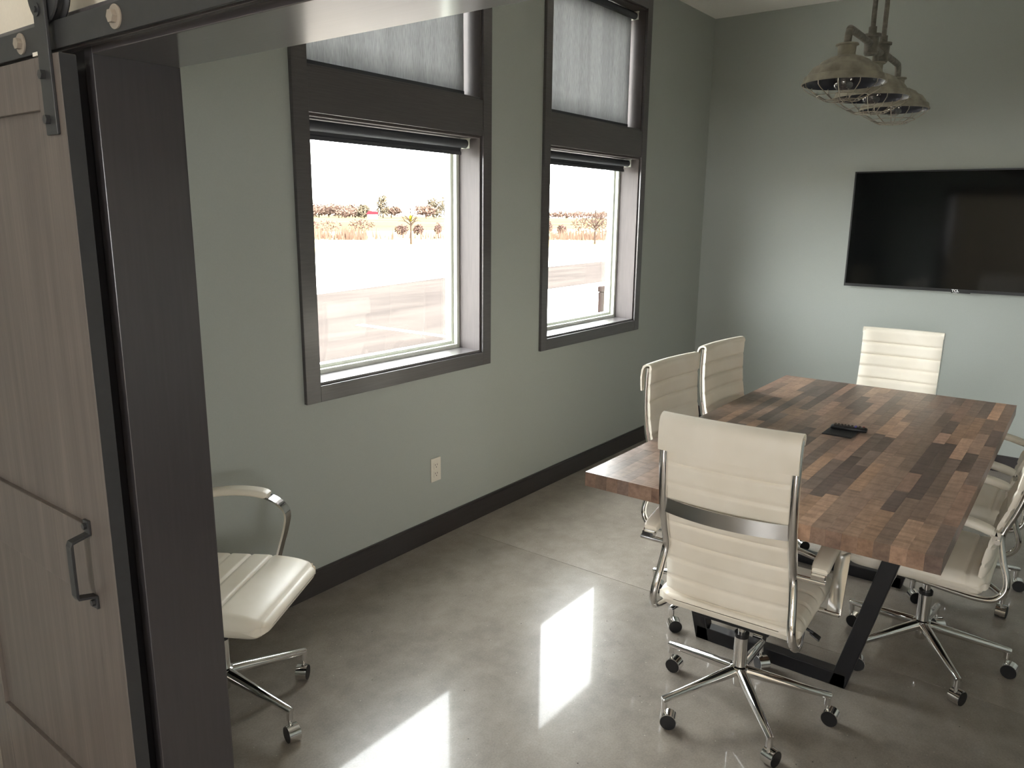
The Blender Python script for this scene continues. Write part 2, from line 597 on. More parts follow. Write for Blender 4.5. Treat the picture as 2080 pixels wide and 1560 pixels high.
t3 = empty('trim_3', (0.79, JR, 0), kind='structure', label='dark stained right jamb of the door opening')
bx('jamb_board', 'jambwood', (0.707, DF + 0.012, JR - 0.03, JR, 0, HZ), t3)

# ------------------------------------------------------------------ windows
CW = 0.0   # casing measured from opening to outer
OUT = ((1.903, 3.089), (3.548, 4.721))
CBZ, CTZ, CP = 0.839, 2.945, 0.018
YF = 2.620     # where the white window frame meets the liner
for wi, ((a, b_), (oa, ob)) in enumerate(zip(WX, OUT)):
    root = empty('window_%d' % (wi + 1), ((a + b_) / 2, W, 0), kind='structure',
                 label=('near' if wi == 0 else 'far') + ' tall window in dark stained casing')
    def part(name, mat, bb, bev=0.0015):
        return bx(name, mat, bb, root, bev)
    part('casing', 'casing', (oa, a, W - CP, W, CBZ, CTZ))
    part('casing', 'casing', (b_, ob, W - CP, W, CBZ, CTZ))
    part('casing', 'casing_x', (a, b_, W - CP, W, CBZ, ZL0))
    part('casing', 'casing_x', (a, b_, W - CP, W, ZU1, CTZ))
    part('transom_board', 'casing_x', (a, b_, W - CP + 0.004, W + 0.131, ZL1 + 0.0, ZU0))
    th = 0.012
    for z0, z1 in ((ZL0, ZL1), (ZU0, ZU1)):
        part('jamb_liner', 'liner', (a, a + th, W - 0.004, YF, z0, z1), 0.001)
        part('jamb_liner', 'liner', (b_ - th, b_, W - 0.004, YF, z0, z1), 0.001)
        part('sill_liner', 'casing_x', (a + th, b_ - th, W - 0.004, YF, z0, z0 + th), 0.001)
        part('head_liner', 'liner', (a + th, b_ - th, W - 0.004, YF, z1 - th, z1), 0.001)
        # white vinyl frame: outer ring and stepped inner ring
        r = MB()
        def ring(x0, x1, z0_, z1_, wd_, y0, y1):
            r.box(x0, x0 + wd_, y0, y1, z0_, z1_)
            r.box(x1 - wd_, x1, y0, y1, z0_, z1_)
            r.box(x0 + wd_, x1 - wd_, y0, y1, z0_, z0_ + wd_)
            r.box(x0 + wd_, x1 - wd_, y0, y1, z1_ - wd_, z1_)
        ring(a, b_, z0, z1, 0.032, YF, YF + 0.069)
        ring(a + 0.032, b_ - 0.032, z0 + 0.032, z1 - 0.032, 0.016, YF + 0.025, YF + 0.066)
        f = r.build('window_frame', 'vinyl', bevel=0.002)
        f.parent = root
        f.matrix_parent_inverse = Matrix.Translation(-Vector(root.location))
        part('pane', 'glass', (a + 0.046, b_ - 0.046, YF + 0.05, YF + 0.055, z0 + 0.046, z1 - 0.046), 0)

# roller shades
def roller_shade(a, b_, ztop, zhem, label, drop):
    y = 2.553
    root = empty('roller_shade', ((a + b_) / 2, y, ztop), label=label, cat='window shade')
    inv = Matrix.Translation(-Vector(root.location))
    def keep(o):
        o.parent = root
        o.matrix_parent_inverse = inv
        return o
    x0, x1 = a + 0.025, b_ - (0.024 if drop else 0.042)
    zc = ztop - 0.038
    keep(MB().cyl((x0, y, zc), (x1, y, zc), 0.021, 20).build('roller_tube', 'hem', smooth=True))
    m = MB()
    n = 14
    vs, fs = [], []
    fx0, fx1 = x0 + 0.008, x1 - (0.006 if drop else 0.012)
    yb = y + 0.020
    zs = [zc] + [zc + (zhem - zc) * k / 6 for k in range(1, 7)]
    for i in range(n + 1):
        x = fx0 + (fx1 - fx0) * i / n
        for k, z in enumerate(zs):
            vs.append((x, yb + (0.002 * math.sin(i * 1.3) * k / 6 if drop else 0), z))
    K = len(zs)
    for i in range(n):
        for k in range(K - 1):
            fs.append((i * K + k, (i + 1) * K + k, (i + 1) * K + k + 1, i * K + k + 1))
    fo = keep(m.add(vs, fs).build('shade_fabric', 'fabric' if drop else 'hem', smooth=True))
    sd = fo.modifiers.new('thickness', 'SOLIDIFY')
    sd.thickness = 0.0006
    keep(box('hem_bar', 'hem', (fx0, fx1, yb - 0.005, yb + 0.005, zhem - 0.016, zhem)))
    for x in (x0 - 0.006, x1):
        br = MB().box(x, x + 0.006, y - 0.025, y + 0.025, zc - 0.022, ztop - 0.012)
        br.box(x - 0.004, x + 0.010, y - 0.027, y + 0.027, ztop - 0.016, ztop - 0.012)
        br.cyl((x - 0.003, y, zc), (x + 0.009, y, zc), 0.010, 12)
        keep(br.build('bracket', 'vinyl', bevel=0.001))
roller_shade(*WX[0], ZL1, 1.902, 'rolled-up dark shade at the head of the near clear window', False)
roller_shade(*WX[1], ZL1, 1.902, 'rolled-up dark shade at the head of the far clear window', False)
roller_shade(*WX[0], ZU1, 2.185, 'lowered grey fabric shade in the near upper window', True)
roller_shade(*WX[1], ZU1, 2.185, 'lowered grey fabric shade in the far upper window', True)

# ------------------------------------------------------------------ barn door and track
XF, XB = 0.650, 0.680
DY0, DY1 = 1.4765, 2.30
DTOP = 1.866
SW = 0.095
door = empty('barn_door', (0.665, 1.9, 0.012), label='grey-brown stained wooden sliding barn door with recessed panels', cat='door')
dinv = Matrix.Translation(-Vector(door.location))
def dpart(o, par=None):
    p = par or door
    o.parent = p
    if par is None:
        o.matrix_parent_inverse = dinv
    return o
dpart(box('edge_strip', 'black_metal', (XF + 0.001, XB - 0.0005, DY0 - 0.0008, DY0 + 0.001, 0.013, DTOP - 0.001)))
zt, zm1, zm0, zb = 1.777, 0.968, 0.800, 0.290
dpart(box('stile', 'door', (XF, XB, DY0, DY0 + SW, 0.012, DTOP), bevel=0.0015))
dpart(box('stile', 'door', (XF, XB, DY1 - SW, DY1, 0.012, DTOP), bevel=0.0015))
for z0, z1 in ((zt, DTOP), (zm0, zm1), (0.012, zb)):
    dpart(box('cross_rail', 'door', (XF + 0.0004, XB, DY0 + SW, DY1 - SW, z0, z1), bevel=0.0015))
dpart(box('panel', 'door', (XF + 0.011, XB - 0.004, DY0 + SW, DY1 - SW, zm1, zt)))
dpart(box('panel', 'door', (XF + 0.011, XB - 0.004, DY0 + SW, DY1 - SW, zb, zm0)))

def hexbolt(m, c, r, h, axis=-1):
    # bolt head pointing to -x
    x, y, z = c
    m.cyl((x, y, z), (x - h, y, z), r, 6)
    return m

def hanger(yc, idx):
    # strap over the door front, bolted twice, carrying the wheel
    ms = MB()
    ms.box(XF - 0.0065, XF, yc - 0.0215, yc + 0.0215, 1.731, 2.03)
    s = dpart(ms.build('hanger_strap', 'black_metal', bevel=0.0015))
    for z in (1.757, 1.832, 1.938):
        bo = MB()
        if z < 1.9:
            hexbolt(bo, (XF - 0.0065, yc + 0.004, z), 0.0085, 0.008)
        else:
            bo.cyl((XF - 0.0065, yc + 0.004, z), (XF - 0.0085, yc + 0.004, z), 0.011, 16)
            bo.cyl((XF - 0.0085, yc + 0.004, z), (XF - 0.0115, yc + 0.004, z), 0.005, 6)
        o = bo.build('bolt', 'black_metal')
        o.parent = s
    wh = MB()
    c = 1.976
    wh.add([], [])
    prof = [(0.0, -0.012), (0.058, -0.012), (0.060, -0.009), (0.053, -0.003), (0.053, 0.003), (0.060, 0.009), (0.058, 0.012), (0.0, 0.012)]
    wm = MB().lathe(prof, 32)
    rot = Matrix.Rotation(PI / 2, 4, 'Y')
    wm.v = [tuple(Matrix.Translation((0.664, yc, c)) @ rot @ Vector(p)) for p in wm.v]
    dpart(wm.build('wheel', 'black_metal', smooth=True, angle=35))
hanger(1.519, 0)
hanger(2.20, 1)
# pull handle
hm = MB()
hy = 1.569
path = [(XF - 0.003, hy, 0.985), (XF - 0.003, hy, 0.955), (XF - 0.038, hy, 0.947), (XF - 0.040, hy, 0.940), (XF - 0.040, hy, 0.832), (XF - 0.038, hy, 0.825),
        (XF - 0.003, hy, 0.817), (XF - 0.003, hy, 0.790)]
hm.sweep(path, [(-0.011, -0.003), (0.011, -0.003), (0.011, 0.003), (-0.011, 0.003)], up=(1, 0, 0.001))
hd = dpart(hm.build('pull_handle', 'black_metal', bevel=0.0008))
for z in (0.973, 0.803):
    o = hexbolt(MB(), (XF - 0.006, hy, z), 0.007, 0.006).build('bolt', 'black_metal')
    o.parent = hd

track = empty('door_track', (0.666, 0.6, 1.9), label='flat black steel sliding-door rail bolted over the opening', cat='door track')
tinv = Matrix.Translation(-Vector(track.location))
def tpart(o, p=None):
    o.parent = p or track
    if p is None:
        o.matrix_parent_inverse = tinv
    return o
tpart(box('rail', 'black_metal', (0.660, 0.6665, -1.1, 2.44, 1.8755, 1.921), bevel=0.001))
for k in range(-5, 4):
    y = 1.288 + 0.353 * k
    if y < -0.9: continue
    m = MB().cyl((0.660, y, 1.8985), (0.6575, y, 1.8985), 0.0185, 28)
    o = tpart(m.build('washer', 'bolt_metal', smooth=True, angle=40))
    tpart(hexbolt(MB(), (0.6575, y, 1.8985), 0.0105, 0.008).build('bolt', 'bolt_metal'), o)
    tpart(MB().cyl((0.6665, y, 1.8985), (0.697, y, 1.8985), 0.010, 12).build('standoff', 'black_metal', smooth=True), o)
tpart(box('stop_block', 'plate', (0.652, 0.6595, 1.548, 1.580, 1.869, 1.8755)))

# ------------------------------------------------------------------ wall outlet
ol = empty('wall_outlet', (2.674, W, 0.36), label='ivory duplex power outlet on the wall under the near window', cat='outlet')
oi = Matrix.Translation(-Vector(ol.location))
def op(o):
    o.parent = ol
    o.matrix_parent_inverse = oi
op(box('cover_plate', 'plate', (2.639, 2.709, W - 0.006, W, 0.300, 0.420), bevel=0.002))
for z in (0.338, 0.382):
    op(box('socket', 'plate', (2.657, 2.691, W - 0.0075, W - 0.006, z - 0.016, z + 0.016), bevel=0.0006))
    for x, w_, h_, dz in ((2.667, 0.0028, 0.009, 0.004), (2.681, 0.0028, 0.008, 0.004), (2.674, 0.005, 0.005, -0.008)):
        op(box('slot', 'slot', (x - w_ / 2, x + w_ / 2, W - 0.0078, W - 0.0074, z + dz - h_ / 2, z + dz + h_ / 2)))

# ------------------------------------------------------------------ television
TVX = T - 0.06
tv = empty('television', (TVX, 0.711, 1.14), label='large black flat-screen television mounted on the far wall', cat='television')
ti = Matrix.Translation(-Vector(tv.location))
def tvp(o):
    o.parent = tv
    o.matrix_parent_inverse = ti
    return o
ty0, ty1, tz0, tz1 = 0.711 - 0.682, 0.711 + 0.682, 1.146, 1.910
tvp(box('body', 'tv_body', (TVX + 0.004, TVX + 0.028, ty0, ty1, tz0, tz1), bevel=0.003))
tvp(box('rear_housing', 'tv_body', (TVX + 0.028, TVX + 0.05, ty0 + 0.12, ty1 - 0.12, tz0 + 0.02, tz1 - 0.2), bevel=0.006))
r = MB()
bz = 0.009
r.box(TVX - 0.001, TVX + 0.004, ty0, ty0 + bz, tz0, tz1)
r.box(TVX - 0.001, TVX + 0.004, ty1 - bz, ty1, tz0, tz1)
r.box(TVX - 0.001, TVX + 0.004, ty0 + bz, ty1 - bz, tz1 - bz, tz1)
r.box(TVX - 0.001, TVX + 0.004, ty0 + bz, ty1 - bz, tz0, tz0 + 0.019)
tvp(r.build('bezel', 'tv_body'))
tvp(box('screen', 'tv_screen', (TVX + 0.001, TVX + 0.0045, ty0 + bz, ty1 - bz, tz0 + 0.019, tz1 - bz)))
tvp(box('wall_bracket', 'tv_body', (TVX + 0.05, T - 0.001, 0.45, 0.97, 1.35, 1.75)))
tvp(box('sensor_bar', 'tv_body', (TVX - 0.001, TVX + 0.012, 0.711 - 0.085, 0.711 + 0.022, tz0 - 0.006, tz0)))
cu = bpy.data.curves.new('brand_text', 'FONT')
cu.body = 'TCL'
cu.size = 0.021
cu.align_x = 'CENTER'
cu.extrude = 0.0003
cu.offset = 0.0008
tx = bpy.data.objects.new('tmp_text', cu)
COL.objects.link(tx)
dg = bpy.context.evaluated_depsgraph_get()
me = bpy.data.meshes.new_from_object(tx.evaluated_get(dg))
bpy.data.objects.remove(tx, do_unlink=True)
me.materials.clear()
me.materials.append(M['white_print'])
lt = bpy.data.objects.new('brand_lettering', me)
COL.objects.link(lt)
lt.matrix_world = Matrix.Translation((TVX - 0.0015, 0.711, tz0 + 0.0015)) @ Matrix(((0, 0, -1, 0), (-1.1, 0, 0, 0), (0, 1, 0, 0), (0, 0, 0, 1)))
_mw = lt.matrix_world.copy()
lt.parent = tv
lt.matrix_parent_inverse = ti
tvp(box('indicator', 'white_print', (TVX - 0.0015, TVX - 0.0008, 0.711 - 0.012, 0.711 + 0.012, tz0 - 0.0045, tz0 - 0.0025)))

# ------------------------------------------------------------------ conference table
TX0, TX1, TY0, TY1, TZ, TT = 2.072, 4.112, 0.207, 1.255, 0.775, 0.048
table = empty('conference_table', ((TX0 + TX1) / 2, (TY0 + TY1) / 2, 0), label='long dark walnut butcher-block meeting table on black steel legs', cat='table')
tbi = Matrix.Translation(-Vector(table.location))
random.seed(11)
tones = [(143, 119, 103), (156, 129, 111), (126, 106, 93), (168, 137, 115), (114, 97, 87), (148, 122, 106), (178, 143, 117), (134, 114, 103), (161, 130, 112), (109, 92, 84)]
core = box('tabletop', 'plastic', (TX0 + 0.004, TX1 - 0.004, TY0 + 0.004, TY1 - 0.004, TZ - TT + 0.002, TZ - 0.004), bevel=0)
core.parent = table
core.matrix_parent_inverse = tbi
core.data.materials.clear()
core.data.materials.append(M['stave'])
core.color = srgb(78, 62, 56)
nrow = 26
rw = (TY1 - TY0) / nrow
for i in range(nrow):
    x = TX0
    first = True
    while x < TX1 - 1e-6:
        L = random.uniform(0.10, 0.42) if first else random.uniform(0.16, 0.46)
        first = False
        if TX1 - (x + L) < 0.12:
            L = TX1 - x
        y0 = TY0 + i * rw
        cx, cy = x + L / 2, y0 + rw / 2
        g = 0.00012
        m = MB().box(-L / 2 + g, L / 2 - g, -rw / 2 + g, rw / 2 - g, -TT, random.uniform(-0.0002, 0.0))
        o = m.build('stave', 'stave')
        o.location = (cx - table.location.x, cy - table.location.y, TZ)
        o.parent = table
        c = random.choice(tones)
        k = random.uniform(0.84, 1.08)
        o.color = srgb(*[min(255, q * k) for q in c])
        x += L
def leg_frame(x):
    by0, by1, t = 0.500, 1.052, 0.05
    uy0, uy1 = 0.325, 1.225
    par = None
    def tp(o):
        o.parent = table
        o.matrix_parent_inverse = tbi
    m = MB().box(x - t / 2, x + t / 2, by0, by1, 0.0, 0.052)
    tp(m.build('floor_bar', 'steel_leg', bevel=0.003))
    for yb, yt in ((by0, uy0), (by1, uy1)):
        s = 1 if yt > yb else -1
        a0 = yb if s > 0 else yb
        m = MB()
        hw = 0.055
        vs = []
        for y, z in ((yb, 0.0), (yt, TZ - TT - 0.006)):
            for xx in (x - t / 2, x + t / 2):
                vs += [(xx, y, z), (xx, y - s * hw, z)]
        m.add(vs, [(0, 1, 5, 4), (2, 6, 7, 3), (0, 4, 6, 2), (1, 3, 7, 5), (0, 2, 3, 1), (4, 5, 7, 6)])
        tp(m.build('leg', 'steel_leg', bevel=0.003))
    tp(box('top_plate', 'steel_leg', (x - 0.04, x + 0.04, uy0 - 0.02, uy1 + 0.02, TZ - TT - 0.006, TZ - TT), bevel=0.001))
leg_frame(2.628)
leg_frame(3.56)

# cable cover and remote control on the table
cc = empty('cable_cover', (3.112, 0.718, TZ), label='square black cable cover plate lying on the table centre', cat='cable cover')
def ccp(o):
    o.parent = cc
    return o
mm = MB().box(-0.066, 0.066, -0.055, 0.055, 0.0002, 0.004)
ccp(mm.build('plate', 'plastic', bevel=0.0015))
ccp(MB().box(-0.058, 0.058, -0.048, 0.048, 0.004, 0.0048).build('lid', 'plastic', bevel=0.0005))
rc = empty('remote_control', (3.158, 0.700, TZ + 0.005), math.radians(-84), label='small black remote control lying on the cable cover', cat='remote')
def rcp(o):
    o.parent = rc
    return o
mb = MB()
sec = [(-0.019, 0.004), (-0.016, 0.0), (0.016, 0.0), (0.019, 0.004), (0.0185, 0.011), (0.014, 0.0145), (-0.014, 0.0145), (-0.0185, 0.011)]
mb.sweep([(-0.066, 0, 0), (-0.060, 0, 0), (0.060, 0, 0), (0.066, 0, 0)], sec, scales=[0.8, 1, 1, 0.8])
rcp(mb.build('casing', 'plastic', smooth=True, angle=50))
for i, x in enumerate((-0.052, -0.040, -0.028, -0.016, -0.004, 0.010, 0.024, 0.038, 0.052)):
    for j, y in enumerate((-0.010, 0.0, 0.010)):
        mat = 'purple_key' if (i == 6) else ('red_key' if (i == 8 and j == 2) else 'slot')
        o = MB().box(x - 0.0035, x + 0.0035, y - 0.0032, y + 0.0032, 0.0143, 0.018).build('key', mat, bevel=0.0008)
        rcp(o)

# ------------------------------------------------------------------ office chair
def rrect(hw, z0, z1, r, n=5):
    """rounded rectangle in (y,z), counter-clockwise"""
    pts = []
    for cx, cz, a0 in ((hw - r, z1 - r, 0), (-hw + r, z1 - r, 90), (-hw + r, z0 + r, 180), (hw - r, z0 + r, 270)):
        for k in range(n + 1):
            a = math.radians(a0 + 90 * k / n)
            pts.append((cx + r * math.cos(a), cz + r * math.sin(a)))
    return pts

def interp(tab, z):
    for (z0, x0), (z1, x1) in zip(tab, tab[1:]):
        if z0 <= z <= z1:
            t = (z - z0) / (z1 - z0)
            t2 = t
            return x0 + (x1 - x0) * t2
    return tab[0][1] if z < tab[0][0] else tab[-1][1]

BACK = [(0.43, -0.168), (0.47, -0.170), (0.52, -0.175), (0.58, -0.185), (0.64, -0.200), (0.70, -0.220), (0.76, -0.237), (0.82, -0.248), (0.88, -0.254), (0.95, -0.257), (1.04, -0.255)]
_bp = smooth_path([(x, 0, z) for z, x in BACK], 5)
BACKS = [(p.z, p.x) for p in _bp]

def build_chair():
    root = empty('office_chair', (0, 0, 0))
    def P(m, name, mat, par=None, smooth=True, angle=45, bevel=0.0):
        o = m.build(name, mat, par or root, smooth, angle, bevel)
        return o
    # ---- seat cushion with transverse channels
    m = MB()
    x0, x1, N = -0.186, 0.234, 72
    grooves = [-0.13, -0.055, 0.02, 0.095]
    vs, fs = [], []
    secn = None
    for i in range(N + 1):
        u = i / N
        x = x0 + (x1 - x0) * u
        top = 0.472 + 0.006 * (x / 0.2)
        if x > 0.07:
            t = (x - 0.07) / (x1 - 0.07)
            top -= 0.034 * (1 - math.sqrt(max(0.0, 1 - t * t)))
        if x < -0.15:
            t = (-0.15 - x) / 0.036
            top -= 0.020 * (1 - math.sqrt(max(0.0, 1 - min(1, t) ** 2)))
        bot = 0.372
        if x > 0.185:
            t = (x - 0.185) / (x1 - 0.185)
            bot += 0.016 * (1 - math.sqrt(max(0.0, 1 - t * t)))
        if x < -0.15:
            t = min(1.0, (-0.15 - x) / 0.036)
            bot += 0.026 * (1 - math.sqrt(max(0.0, 1 - t * t)))
        g = sum(math.exp(-((x - q) / 0.0045) ** 2) for q in grooves)
        puff = 0.0
        top -= 0.0085 * g
        hw = 0.222
        ex = min(1.0, (x - x0) / 0.02, (x1 - x) / 0.02)
        hw -= 0.018 * (1 - math.sqrt(max(0, 1 - (1 - max(0, ex)) ** 2)))
        rr = min(0.034, (top - bot) * 0.48)
        sec = rrect(hw, bot, top, rr, 5)
        # soft crown across the width
        sec = [(y, z - 0.010 * (abs(y) / 0.222) ** 3 if z > (top + bot) / 2 else z + 0.022 * (abs(y) / 0.222) ** 2) for y, z in sec]
        k = len(sec)
        vs += [(x, y, z) for y, z in sec]
    for i in range(N):
        for q in range(k):
            r = (q + 1) % k
            fs.append((i * k + q, i * k + r, (i + 1) * k + r, (i + 1) * k + q))
    for base_, sgn in ((0, -1), (N * k, 1)):
        cy_ = 0.0
        cz_ = sum(vs[base_ + q][2] for q in range(k)) / k
        prev_ = base_
        for sc_ in (0.995, 0.975, 0.94, 0.88, 0.78, 0.62, 0.4, 0.08):
            start = len(vs)
            for q in range(k):
                px_, py_, pz_ = vs[base_ + q]
                off = 0.228 - (1 - sc_) * 0.05      # shrink mostly in height, a little in width
                vs.append((px_ + sgn * (0.013 if sgn < 0 else 0.020) * math.sqrt(1 - sc_ * sc_), py_ * (off / 0.228), cz_ + (pz_ - cz_) * sc_))
            for q in range(k):
                r = (q + 1) % k
                fs.append((prev_ + q, prev_ + r, start + r, start + q))
            prev_ = start
        fs.append(tuple(prev_ + q for q in range(k)))
    seat = P(m.add(vs, fs), 'seat', 'leather', angle=60)
    # piping line round the side
    # ---- backrest pad with horizontal ribs
    m = MB()
    z0, z1, N, K = 0.446, 1.037, 96, 14
    ribs = [0.50 + 0.066 * i for i in range(8)]
    vs, fs = [], []
    hw = 0.198
    for side in (0, 1):
        for i in range(N + 1):
            z = z0 + (z1 - z0) * i / N
            xb = interp(BACKS, z)
            g = sum(math.exp(-((z - q) / 0.005) ** 2) for q in ribs)
            for j in range(K + 1):
                y = -hw + 2 * hw * j / K
                e = abs(y) / hw
                bow = -0.014 * (1 - e * e)
                thick = 0.013 * (1 - 0.55 * max(0, (e - 0.9) / 0.1) ** 2) * min(1, 0.45 + 12 * min(z - z0, z1 - z) / 0.3)
                edge = 1.0 if e < 0.93 else 0.25
                if side == 0:
                    x = xb + bow + thick - 0.0095 * g * edge
                else:
                    x = xb + bow - thick + 0.0065 * g * edge
                vs.append((x, y, z))
    o_ = (N + 1) * (K + 1)
    for i in range(N):
        for j in range(K):
            a = i * (K + 1) + j
            fs.append((a, a + 1, a + K + 2, a + K + 1))
            fs.append((o_ + a, o_ + a + K + 1, o_ + a + K + 2, o_ + a + 1))
        for j in (0, K):
            a = i * (K + 1) + j
            q = (a, a + K + 1, o_ + a + K + 1, o_ + a)
            fs.append(q if j == 0 else tuple(reversed(q)))
    for j in range(K):
        a = j
        fs.append((a, o_ + a, o_ + a + 1, a + 1))
        a = N * (K + 1) + j
        fs.append((a, a + 1, o_ + a + 1, o_ + a))
    P(m.add(vs, fs), 'backrest', 'leather', angle=70)
    # ---- flap folded over the top of the frame
    m = MB()
    prof = [(-0.253, 1.012), (-0.2475, 1.028), (-0.252, 1.0405), (-0.263, 1.0455), (-0.276, 1.044), (-0.288, 1.036), (-0.294, 1.020), (-0.297, 0.99), (-0.296, 0.96), (-0.293, 0.936),
            (-0.287, 0.936), (-0.289, 0.96), (-0.290, 0.99), (-0.287, 1.018), (-0.282, 1.029), (-0.274, 1.036), (-0.262, 1.038), (-0.258, 1.034), (-0.257, 1.027), (-0.258, 1.012)]
    K = 16
    vs, fs = [], []
    hw = 0.2005
    k = len(prof)
    for j in range(K + 1):
        y = -hw + 2 * hw * j / K
        e = abs(y) / hw
        bow = -0.014 * (1 - e * e)
        for x, z in prof:
            vs.append((x + bow, y, z))
    for j in range(K):
        for q in range(k):
            r = (q + 1) % k
            fs.append((j * k + q, j * k + r, (j + 1) * k + r, (j + 1) * k + q))
    fs.append(tuple(range(k - 1, -1, -1)))
    fs.append(tuple(K * k + q for q in range(k)))
    P(m.add(vs, fs), 'top_flap', 'leather', angle=70)
    # ---- chrome side frames
    prof = [(-0.270, 1.030), (-0.273, 0.95), (-0.270, 0.86), (-0.259, 0.77), (-0.238, 0.69), (-0.216, 0.63), (-0.212, 0.595), (-0.226, 0.53), (-0.243, 0.475), (-0.243, 0.435),
            (-0.222, 0.404), (-0.185, 0.391), (-0.12, 0.388), (0.0, 0.390), (0.13, 0.394)]
    sec = [(0.0105 * math.cos(2 * PI * i / 12), 0.0125 * math.sin(2 * PI * i / 12)) for i in range(12)]
    for s in (-1, 1):
        pts = []
        for x, z in prof:
            y = 0.190 + (0.024 * (0.62 - z) / 0.2 if z < 0.62 else 0.0)
            y = min(y, 0.218)
            if x > -0.2 and z < 0.5:
                y = 0.218 - 0.05 * min(1, (x + 0.2) / 0.3)
            pts.append((x, s * y, z))
        P(MB().sweep(smooth_path(pts, 5), sec, up=(0, 1, 0.0)), 'side_frame', 'chrome')
    # ---- curved crossbar behind the back
    pts = []
    for i in range(17):
        y = -0.184 + 0.368 * i / 16
        e = abs(y) / 0.184
        pts.append((-0.256 - 0.032 * (1 - e * e), y, 0.758))
    P(MB().sweep(pts, [(-0.0025, -0.0225), (0.0025, -0.0225), (0.0025, 0.0225), (-0.0025, 0.0225)]), 'crossbar', 'chrome_dark_refl', angle=30)
    # ---- arms
    for s in (-1, 1):
        yc = s * 0.256
        loop = [(-0.196, yc, 0.632), (-0.14, yc, 0.648), (-0.06, yc, 0.660), (0.02, yc, 0.660), (0.075, yc, 0.648), (0.115, yc, 0.622), (0.130, yc, 0.590), (0.122, yc, 0.54), (0.104, yc, 0.48), (0.086, yc, 0.42), (0.078, yc, 0.392)]
        m = MB().sweep(smooth_path(loop, 5), [(-0.021, -0.0035), (0.021, -0.0035), (0.021, 0.0035), (-0.021, 0.0035)], up=(0.01, 0, 1))
        m = MB()
        lp = smooth_path(loop, 5)
        vs, fs = [], []
        n = len(lp)
        for i, p in enumerate(lp):
            t = (lp[min(i + 1, n - 1)] - lp[max(i - 1, 0)]).normalized()
            nn = Vector((-t.z, 0, t.x))
            for a, b2 in ((-0.021, -0.0035), (0.021, -0.0035), (0.021, 0.0035), (-0.021, 0.0035)):
                vs.append(p + Vector((0, a, 0)) + nn * b2)
        for i in range(n - 1):
            for q in range(4):
                r = (q + 1) % 4
                fs.append((i * 4 + q, (i + 1) * 4 + q, (i + 1) * 4 + r, i * 4 + r))
        fs.append((0, 1, 2, 3))
        fs.append(tuple((n - 1) * 4 + q for q in (3, 2, 1, 0)))
        arm = P(m.add(vs, fs), 'arm_loop', 'chrome', angle=35)
        # padded sleeve
        vs, fs = [], []
        pp = [p for p in lp if p.x <= 0.07 and p.z > 0.6 and p.x > -0.19]
        pp = pp[:]
        sec = rrect(0.025, -0.006, 0.019, 0.010, 4)
        k = len(sec)
        n = len(pp)
        for i, p in enumerate(pp):
            t = (pp[min(i + 1, n - 1)] - pp[max(i - 1, 0)]).normalized()
            nn = Vector((-t.z, 0, t.x))
            e = min(i, n - 1 - i)
            sc = (0.82, 0.96)[e] if e < 2 else 1.0
            for a, b2 in sec:
                vs.append(p + Vector((0, a * sc, 0)) + nn * (b2 * sc))
        for i in range(n - 1):
            for q in range(k):
                r = (q + 1) % k
                fs.append((i * k + q, (i + 1) * k + q, (i + 1) * k + r, i * k + r))
        fs.append(tuple(range(k)))
        fs.append(tuple((n - 1) * k + q for q in range(k - 1, -1, -1)))
        P(MB().add(vs, fs), 'arm_pad', 'leather', arm, angle=60)
        st = MB().cyl((-0.206, s * 0.192, 0.615), (-0.206, s * 0.278, 0.615), 0.0085, 14)
        st.box(-0.212, -0.190, s * 0.256 - 0.018, s * 0.256 + 0.018, 0.615, 0.634)
        P(st, 'arm_pivot', 'chrome', arm, angle=35)
        st = MB().cyl((0.080, s * 0.175, 0.391), (0.080, s * 0.272, 0.391), 0.0085, 14)
        P(st, 'arm_mount', 'chrome', arm, angle=35)
    # ---- mechanism, gas lift
    m = MB().box(-0.10, 0.11, -0.075, 0.075, 0.345, 0.366)
    P(m, 'tilt_mechanism', 'plastic', smooth=False, bevel=0.006)
    m = MB().box(-0.14, 0.14, -0.12, 0.12, 0.364, 0.376)
    P(m, 'seat_plate', 'plastic', smooth=False, bevel=0.003)
    lv = MB().tube(smooth_path([(0.02, -0.06, 0.356), (0.02, -0.16, 0.354), (0.015, -0.215, 0.340)], 4), 0.0045, 8)
    lev = P(lv, 'height_lever', 'plastic')
    pd = MB().add([Vector(p) for p in ((0.004, -0.205, 0.338), (0.028, -0.205, 0.338), (0.031, -0.236, 0.322), (0.001, -0.236, 0.322),
                                       (0.004, -0.205, 0.344), (0.028, -0.205, 0.344), (0.031, -0.236, 0.328), (0.001, -0.236, 0.328))],
                  [(0, 3, 2, 1), (4, 5, 6, 7), (0, 1, 5, 4), (1, 2, 6, 5), (2, 3, 7, 6), (3, 0, 4, 7)])
    P(pd, 'lever_paddle', 'plastic', lev, smooth=False, bevel=0.003)
    P(MB().cyl((0, 0, 0.24), (0, 0, 0.350), 0.0135, 20), 'gas_piston', 'chrome')
    P(MB().cyl((0, 0, 0.262), (0, 0, 0.276), 0.0235, 24), 'collar', 'plastic')
    prof = [(0.0, 0.085), (0.017, 0.085), (0.018, 0.087), (0.018, 0.118), (0.026, 0.122), (0.029, 0.150), (0.029, 0.157), (0.0225, 0.160), (0.0225, 0.262), (0.0, 0.262)]
    P(MB().lathe(prof, 28), 'column', 'chrome', angle=30)
    # ---- five legs with hooded twin-wheel casters
    random.seed(5)
